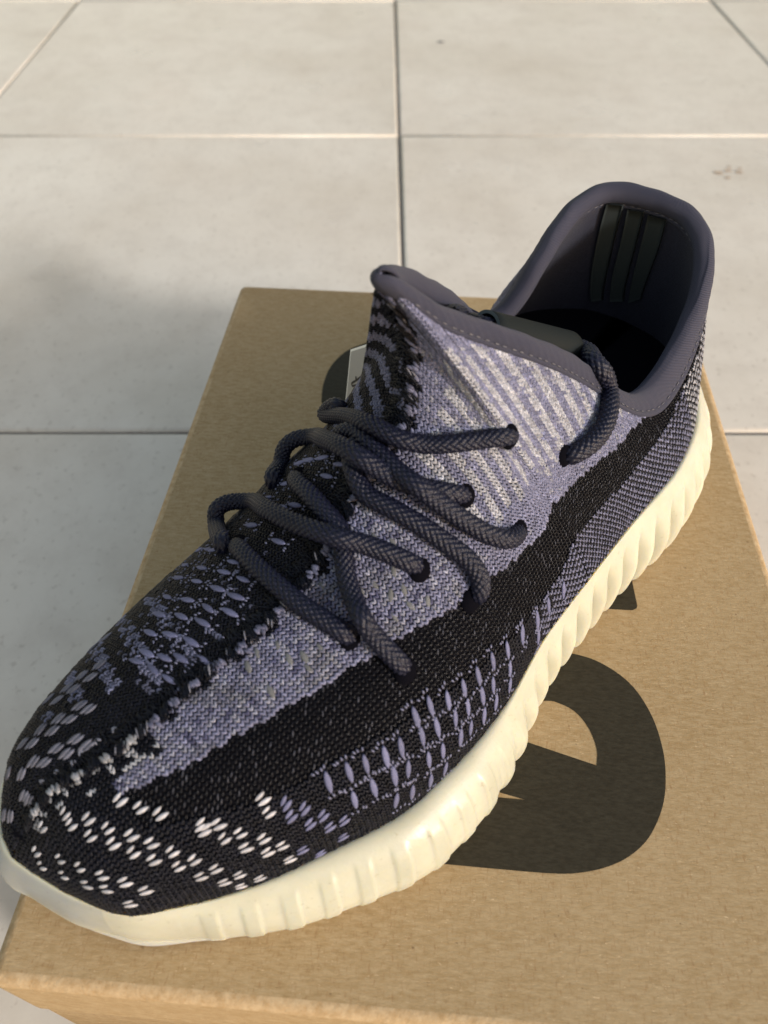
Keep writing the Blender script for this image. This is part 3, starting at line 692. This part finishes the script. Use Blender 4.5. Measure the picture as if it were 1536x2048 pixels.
def smooth_loop(A, n):
    for _ in range(n): A = (np.roll(A, 1, 0)+2*A+np.roll(A, -1, 0))/4
    return A
DP = smooth_loop(resamp(DP), 8); DN = unit(smooth_loop(resamp(DN), 20))
Lp = DP[:, 0]; Up = unit(smooth_loop(DP[:, 0]-DP[:, 3], 20)); No = unit(smooth_loop(DN[:, 2], 20))
Tg = unit(np.roll(Lp, -2, 0)-np.roll(Lp, 2, 0)); No = unit(No-Up*(No*Up).sum(1, keepdims=True))
outer_ = (DP+DN*HS[None, :, None])[:, ::-1]
inner_p = np.array([(.0014, .0009), (.0018, -.0006), (.0015, -.0020), (.0006, -.0033), (-.0008, -.0042), (-.0026, -.0045), (-.0040, -.0042), (-.0046, -.0037), (-.0054, -.0041), (-.0064, -.0039), (-.0070, -.0030)])
inner_ = Lp[:, None]+Up[:, None]*inner_p[None, :, 0:1]+No[:, None]*inner_p[None, :, 1:2]
KP = np.concatenate([outer_, inner_], 1); nk = KP.shape[1]
pq = np.linspace(0, nk-1, 52)
G = spline(np.arange(nk), KP.transpose(1, 0, 2).reshape(nk, -1), pq).reshape(52, NB, 3).transpose(1, 0, 2)
G = smooth_loop(G, 2)
pk = np.sin(np.arange(NB)*2*math.pi/3.6)[:, None]*np.exp(-((np.arange(52)-10)/5.)**2)[None]*.00012
pk = pk+(.00022*np.sin(np.arange(NB)*.19)+.00018*np.sin(np.arange(NB)*.47+2))[:, None]*np.exp(-((np.arange(52)-24)/9.)**2)[None]
G = G+No[:, None]*pk[..., None]
me = fast_mesh('collar_binding', G.reshape(-1, 3), grid_quads(NB, 52, closed_u=True), m_bind)
uvl = me.uv_layers.new(name='UVMap')
pl = np.r_[0, np.cumsum(np.linalg.norm(np.diff(G[200], axis=0), axis=1))]
vi = np.empty(len(me.loops), dtype=np.int32); me.loops.foreach_get('vertex_index', vi)
uu = np.c_[np.repeat(np.linspace(0, arc[-1], NB, endpoint=False), 52), np.tile(pl, NB)]
uvl.data.foreach_set('uv', uu[vi].astype(np.float32).ravel())
binding = link(D.objects.new('collar_binding', me), sneaker)
st = Legs(); ii = np.arange(0, NB-1, 3.6).astype(int)
tgo = unit(np.roll(DP[:, 5], -2, 0)-np.roll(DP[:, 5], 2, 0))
st.add((DP+DN*(HS+.0003)[None, :, None])[ii, 5], tgo[ii], DN[ii, 5], .00095, .00021, np.array([.16, .16, .19]))
st.add(Lp[ii]+Up[ii]*-.0047-No[ii]*.0040, Tg[ii], -No[ii], .00095, .00021, np.array([.05, .05, .065]))
st.build('seam_stitches', m_thread, binding)

# ------------------------------------------------------------------ sneaker: ribbed midsole
LB = np.r_[SL[:, 0], SM[::-1, 0]]
dlat = np.array([(0, .0050), (.009, .0042), (.012, .0022), (.018, .0018), (.025, .0032), (.035, .0062), (.05, .0095), (.08, .0128), (.1, .0122), (.115, .0095), (.13, .0056), (.145, .0044), (.165, .0038), (.185, .0040), (.2, .0050), (.22, .0074), (.25, .0085), (.28, .0105), (.31, .0110)])
dmed = np.array([(0, .0065), (.03, .0085), (.06, .0085), (.1, .0085), (.16, .006), (.2, .006), (.25, .009), (.31, .011)])
dd = np.r_[np.interp(SL[:, 0, 0], dlat[:, 0], dlat[:, 1]), np.interp(SM[::-1, 0, 0], dmed[:, 0], dmed[:, 1])]
seg = np.linalg.norm(np.diff(np.r_[LB, LB[:1]], axis=0), axis=1); arc = np.r_[0, np.cumsum(seg)]
NS = 1500; q = np.linspace(0, arc[-1], NS, endpoint=False)
def rs(A):
    A2 = np.r_[A, A[:1]]; return np.stack([np.interp(q, arc, A2[:, k]) for k in range(A.shape[1])], -1)
Bq = smooth_loop(rs(LB), 24); dq = smooth_loop(rs(dd[:, None]), 40)[:, 0]
tg = unit(np.roll(Bq, -6, 0)-np.roll(Bq, 6, 0)); on = unit(np.c_[tg[:, 1], -tg[:, 0], np.zeros(NS)])
if ((on[:, :2]*(Bq[:, :2]-Bq[:, :2].mean(0))).sum(1)).mean() < 0: on = -on
on = unit(smooth_loop(on, 60))
s_ = Bq[:, 0]; zB = Bq[:, 2]
spring = .0050*np.clip(1-s_/.055, 0, 1)**2
key_o = [-.006, -.0018, .0004, .0022]; 
def section(i_d, z, zl):
    o = np.stack([np.full_like(z, -.006), np.full_like(z, -.0015), .0006+0*z, .28*i_d, .58*i_d, .83*i_d, .98*i_d, 1.0*i_d, .90*i_d, .70*i_d, .38*i_d, -.02+0*z], -1)
    h = np.stack([z-.0035, z-.0006, z+.0007, z+.0001, z*.90, z*.73, z*.52, z*.34, z*.16+zl*.8, z*.045+zl, zl+.0002, zl+0*z], -1)
    return o, h
o_, h_ = section(dq, zB, spring)
NP = 44; n_key = o_.shape[1]; pq = np.linspace(0, n_key-1, NP)
o_ = spline(np.arange(o_.shape[1]), o_.T, pq).T; h_ = spline(np.arange(h_.shape[1]), h_.T, pq).T
pn = pq/(n_key-1)                     # 0 top lip .. 1 underneath
PITCH_R = arc[-1]/round(arc[-1]/.0100)
win = sstep(.34, .58, pn)*(1-sstep(.80, .93, pn))
ph = q[:, None]/PITCH_R+.22*(pn[None]-.5)*np.where(s_ > -1, 1, 1)[:, None]
lump = np.abs(np.sin(math.pi*ph))**.60
fr_ = ph-np.floor(ph); pill = sstep(.24, .34, fr_)*(1-sstep(.66, .76, fr_))
bl = sstep(.098, .135, s_)[:, None]
toe_fade = sstep(.020, .034, s_)[:, None]
pillwin = sstep(.33, .40, pn)*(1-sstep(.86, .93, pn))
disp = bl*win[None]*(.0062*lump-.0036)+(1-bl)*toe_fade*pillwin[None]*pill*.00050
dz = -bl*win[None]*(.0010*lump)*0
nor_o = np.gradient(h_, axis=1); nor_h = -np.gradient(o_, axis=1); ln = np.sqrt(nor_o**2+nor_h**2)+1e-9
sgn = np.sign((-nor_o/ln)[:, NP//2]).mean()
no_, nh_ = -nor_o/ln*sgn, -nor_h/ln*sgn
G = np.empty((NS, NP, 3))
oo = o_+no_*disp; hh = np.maximum(h_+nh_*disp, .0002)
G[..., :2] = Bq[:, None, :2]+on[:, None, :2]*oo[..., None]
G[..., 2] = hh
Vs = W(G).reshape(-1, 3)
cenb = W(np.array([[.15, -.1, .0006]]))
Q = grid_quads(NS, NP, closed_u=True)
base_c = np.array([.45, .455, .375])
pc = (1-bl)*toe_fade*pillwin[None]*pill
toe_w = (sstep(.030, .012, s_) if False else (1-sstep(.004, .012, np.abs(s_-.004)))*(Bq[:, 1] < -.088))[:, None]*sstep(.22, .32, pn)[None]*(1-sstep(.5, .66, pn))[None]
colr = base_c[None, None]*(1-pc[..., None])+np.array([.41, .42, .35])*pc[..., None]
colr = colr*(1-toe_w[..., None])+np.array([.28, .30, .30])*toe_w[..., None]
mid = link(D.objects.new('midsole', fast_mesh('midsole', Vs, Q, m_rub, colr.reshape(-1, 3))), sneaker)
bm = bmesh.new(); bm.from_mesh(mid.data); bm.verts.ensure_lookup_table()
bm.faces.new([bm.verts[i*NP+NP-1] for i in range(NS-1, -1, -4)]); bm.faces.new([bm.verts[i*NP] for i in range(0, NS, 4)])
bmesh.ops.recalc_face_normals(bm, faces=bm.faces[:]); bm.to_mesh(mid.data); bm.free()

# ------------------------------------------------------------------ sneaker: laces
LACES = {'L1': [(0.1496, -0.127, 0.0715), (0.1469, -0.1275, 0.0797), (0.1482, -0.1348, 0.0714), (0.1398, -0.1159, 0.0864), (0.1343, -0.1025, 0.0949), (0.1348, -0.0933, 0.095), (0.139, -0.088, 0.0931), (0.1438, -0.0824, 0.0934), (0.15, -0.0778, 0.093), (0.1562, -0.0734, 0.0925), (0.1612, -0.0746, 0.0886)], 'b': [(0.1218, -0.1309, 0.0598), (0.1201, -0.1312, 0.0663), (0.1292, -0.137, 0.0624), (0.1324, -0.1384, 0.0655), (0.1357, -0.137, 0.0677), (0.1385, -0.1326, 0.0696), (0.1303, -0.1165, 0.0837), (0.1259, -0.1054, 0.0907), (0.1248, -0.0988, 0.0923), (0.1264, -0.0937, 0.0898), (0.1286, -0.0887, 0.0872), (0.1319, -0.0829, 0.0855), (0.1356, -0.0781, 0.084), (0.1397, -0.0755, 0.0812), (0.1438, -0.0757, 0.0771)], 'c': [(0.1338, -0.1158, 0.0847), (0.1343, -0.1086, 0.0891), (0.1321, -0.1025, 0.0905), (0.1309, -0.0975, 0.0902), (0.1293, -0.0894, 0.0896), (0.1289, -0.0824, 0.089), (0.1311, -0.0772, 0.0846), (0.1355, -0.069, 0.0777), (0.139, -0.0636, 0.0736), (0.1432, -0.0605, 0.0705), (0.1483, -0.0608, 0.0676), (0.153, -0.0629, 0.0643)], 'd': [(0.1319, -0.1066, 0.0887), (0.1273, -0.1043, 0.0867), (0.1243, -0.1007, 0.0856), (0.1218, -0.095, 0.0835), (0.1228, -0.0872, 0.0825), (0.1249, -0.0789, 0.0801), (0.1272, -0.0705, 0.076), (0.129, -0.0646, 0.0723), (0.1289, -0.06, 0.0681), (0.1272, -0.0583, 0.0638), (0.1267, -0.06, 0.0599)], 'e': [(0.0967, -0.1289, 0.0536), (0.0957, -0.1282, 0.0599), (0.1053, -0.1441, 0.0502), (0.1069, -0.1453, 0.0527), (0.1105, -0.1446, 0.0535), (0.1148, -0.1397, 0.0543), (0.1081, -0.1198, 0.0702), (0.1061, -0.1063, 0.0762), (0.1063, -0.0971, 0.0795), (0.1079, -0.091, 0.08), (0.1113, -0.0866, 0.0782), (0.1152, -0.0791, 0.0757), (0.118, -0.0743, 0.0726), (0.1205, -0.074, 0.0681)], 'f': [(0.1239, -0.1245, 0.0687), (0.1189, -0.118, 0.074), (0.1156, -0.11, 0.0776), (0.1132, -0.1016, 0.0782), (0.1117, -0.0952, 0.0772), (0.1087, -0.0912, 0.0751), (0.1042, -0.0864, 0.0727), (0.0998, -0.0796, 0.0714), (0.0966, -0.0739, 0.0718), (0.0966, -0.0706, 0.0681), (0.097, -0.0661, 0.0646), (0.0978, -0.0624, 0.061), (0.0995, -0.0616, 0.0557)], 'g': [(0.0995, -0.1275, 0.0567), (0.0961, -0.1202, 0.063), (0.0931, -0.1095, 0.0671), (0.0915, -0.0989, 0.0688), (0.0912, -0.0902, 0.0686), (0.0921, -0.0822, 0.0676), (0.0933, -0.0768, 0.0659), (0.0952, -0.0759, 0.0616)], 'h': [(0.195, -0.093, 0.094), (0.211, -0.0868, 0.0855), (0.215, -0.0815, 0.084), (0.2073, -0.0743, 0.0874), (0.2072, -0.0706, 0.0854), (0.2104, -0.0686, 0.0779), (0.203, -0.064, 0.078), (0.1956, -0.0612, 0.0769), (0.189, -0.0605, 0.0758), (0.1828, -0.0618, 0.0747), (0.1799, -0.0639, 0.0732), (0.1804, -0.0663, 0.0714)], 'i': [(0.162, -0.098, 0.1179), (0.1963, -0.1173, 0.0917), (0.2484, -0.143, 0.0503), (0.181, -0.0985, 0.1035), (0.19, -0.095, 0.098)]}
R_L = .0027
def catmull(P, n):
    P = np.asarray(P, float); t = np.r_[0, np.cumsum(np.linalg.norm(np.diff(P, axis=0), axis=1)**.7)]
    c = spline(t, P, np.linspace(0, t[-1], 600)); L = np.r_[0, np.cumsum(np.linalg.norm(np.diff(c, axis=0), axis=1))]
    q = np.linspace(0, L[-1], n); return np.stack([np.interp(q, L, c[:, k]) for k in range(3)], -1), L[-1]
def sweep(P, up0=(0, 0, 1)):
    T = unit(np.gradient(P, axis=0)); X = np.empty_like(P); x = np.cross(up0, T[0]); X[0] = x/np.linalg.norm(x)
    for i in range(1, len(P)):
        x = X[i-1]-T[i]*(X[i-1]@T[i]); X[i] = x/np.linalg.norm(x)
    return T, X, np.cross(T, X)
def make_lace(pts, r=R_L, flat=.92):
    P = W(np.array(pts)); step = .00026
    _, L = catmull(P, 10); n = int(L/step); P, L = catmull(P, n)
    for _ in range(40): P[1:-1] = (P[:-2]+2*P[1:-1]+P[2:])/4
    T, X, Y = sweep(P); k = 60
    th = np.arange(k)/k*2*math.pi
    a = np.linspace(0, L, n)[:, None]
    ns = 9; p = a/.0021+ns*th[None]/(2*math.pi); q = a/.0021-ns*th[None]/(2*math.pi)
    fp, fq = p-np.floor(p), q-np.floor(q)
    chk = (np.floor(p)+np.floor(q)) % 2
    h = np.where(chk < .5, np.sin(math.pi*fp)**.6*(.55+.45*np.sin(math.pi*fq)), np.sin(math.pi*fq)**.6*(.55+.45*np.sin(math.pi*fp)))
    taper = np.minimum(1, .72+.28*np.minimum(a, L-a)/.004)
    rr = (r-.00056+.00076*h)*taper
    V = P[:, None]+X[:, None]*(np.cos(th)[None, :, None]*rr[..., None])+Y[:, None]*(np.sin(th)[None, :, None]*rr[..., None])*flat
    tone = np.where(chk < .5, 1.1, .85)+0*h
    col = np.array([.0065, .0078, .0200])[None, None]*tone[..., None]
    o = link(D.objects.new('lace', fast_mesh('lace', V.reshape(-1, 3), grid_quads(n, k, closed_v=True), m_lace, col.reshape(-1, 3))), sneaker)
    return o
for nm in ('g', 'd', 'f', 'c', 'b', 'e', 'L1'): make_lace(LACES[nm])
make_lace(LACES['h'], .0030); make_lace(LACES['i'], .0027)

# leatherette loop the lace passes through behind the tongue
def tube_strip(P0, P1, r, th, m, name):
    P0, P1 = W(np.array([P0]))[0], W(np.array([P1]))[0]; ax = unit(P1-P0); x = unit(np.cross((0, 0, 1), ax)); y = np.cross(ax, x)
    a = np.radians(np.linspace(-75, 215, 30)); rows = []
    for t in np.linspace(0, 1, 12):
        c = P0+(P1-P0)*t; rad = r*(1+.10*t)
        ring = [c+x*math.cos(s)*rad*1.1+y*math.sin(s)*rad*.86 for s in a]+[c+x*math.cos(s)*(rad-th)*1.1+y*math.sin(s)*(rad-th)*.86 for s in a[::-1]]
        rows.append(ring)
    G = np.array(rows); nu, nv = G.shape[:2]
    me = fast_mesh(name, G.reshape(-1, 3), grid_quads(nu, nv, closed_v=True), m)
    me.materials.append(m_tabe)
    bm = bmesh.new(); bm.from_mesh(me); bm.verts.ensure_lookup_table()
    for e in (0, nu-1):
        for i in range(29):
            f = bm.faces.new([bm.verts[e*nv+i], bm.verts[e*nv+i+1], bm.verts[e*nv+nv-2-i], bm.verts[e*nv+nv-1-i]]); f.material_index = 1
    bmesh.ops.recalc_face_normals(bm, faces=bm.faces[:]); bm.to_mesh(me); bm.free()
    return link(D.objects.new(name, me), sneaker)
tube_strip((.1810, -.0985, .1035), (.2130, -.0860, .0840), .0052, .0011, m_tab, 'lace_loop')

# ------------------------------------------------------------------ hang tag leaning on the far side of the shoe
mc, nt, b = new_mat('grey_coated_card', (.33, .32, .31), .5, .4)
me_, nt, b = new_mat('white_card_core', (.80, .79, .76), .7, .3)
mp_, nt, b = new_mat('black_print', (.02, .018, .018), .6, .3)
TA = (.2012, -.1720, .0485)
def tagco(a, b_):  # point on the tag's face from its top left corner: a along the top, b_ down the edge
    A = np.array(TA); ex = unit(np.array([-.0113, .0220, .0203])); ey = unit(np.array([-.0048, 0.0, -.0264]))
    return A+ex*a+ey*b_
cx = [tagco(0, 0), tagco(.046, 0), tagco(.046, .0475), tagco(0, .0475)]
tc = W(np.array(cx))+ORG
org = tc.mean(0)
fn = unit(np.cross(tc[1]-tc[0], tc[3]-tc[0]))
if fn@(np.array([0, 0, CAM_H])-org) < 0: fn = -fn
V = np.r_[tc, tc-fn*.0011]-org
inn = np.array([tagco(.0011, .0011), tagco(.0449, .0011), tagco(.0449, .0464), tagco(.0011, .0464)])
V = np.r_[V, W(inn)+ORG-org]
tagm = mesh('hang_tag', V, [(8, 9, 10, 11), (7, 6, 5, 4), (0, 4, 5, 1), (1, 5, 6, 2), (2, 6, 7, 3), (3, 7, 4, 0), (0, 1, 9, 8), (1, 2, 10, 9), (2, 3, 11, 10), (3, 0, 8, 11)], mc, False)
tagm.materials.append(me_)
for p in tagm.polygons[2:]: p.material_index = 1
htag = link(D.objects.new('hang_tag', tagm)); htag.location = org
tag(htag, 'grey card hang tag with white edges and a small shoe outline, leaning behind the sneaker', 'tag')
sh = [(0.0083, 0.017), (0.008, 0.016), (0.0151, 0.0149), (0.0216, 0.0137), (0.0281, 0.0142), (0.0345, 0.0139), (0.0343, 0.0156), (0.0306, 0.0168), (0.0225, 0.0171), (0.0104, 0.0174), (0.0083, 0.017)]
P = W(spline(np.arange(len(sh)), np.array([tagco(a, c) for a, c in sh]), np.linspace(0, len(sh)-1, 60)))+ORG-org+fn*.0002
T, X, Y = sweep(P, tuple(fn)); side_ = unit(np.cross(T, fn))
V = np.stack([P-side_*.00045, P+side_*.00045], 1)
link(D.objects.new('printed_outline', fast_mesh('printed_outline', V.reshape(-1, 3), grid_quads(len(P), 2), mp_)), htag)
d0 = W(np.array([tagco(0.0135, 0.014)]))[0]+ORG-org+fn*.0002
ex = unit(tc[1]-tc[0]); ey = unit(np.cross(fn, ex))
link(D.objects.new('printed_dot', mesh('printed_dot', [d0+(ex*math.cos(a)+ey*math.sin(a))*.0009 for a in np.linspace(0, 2*math.pi, 12, endpoint=False)], [tuple(range(12))], mp_)), htag)
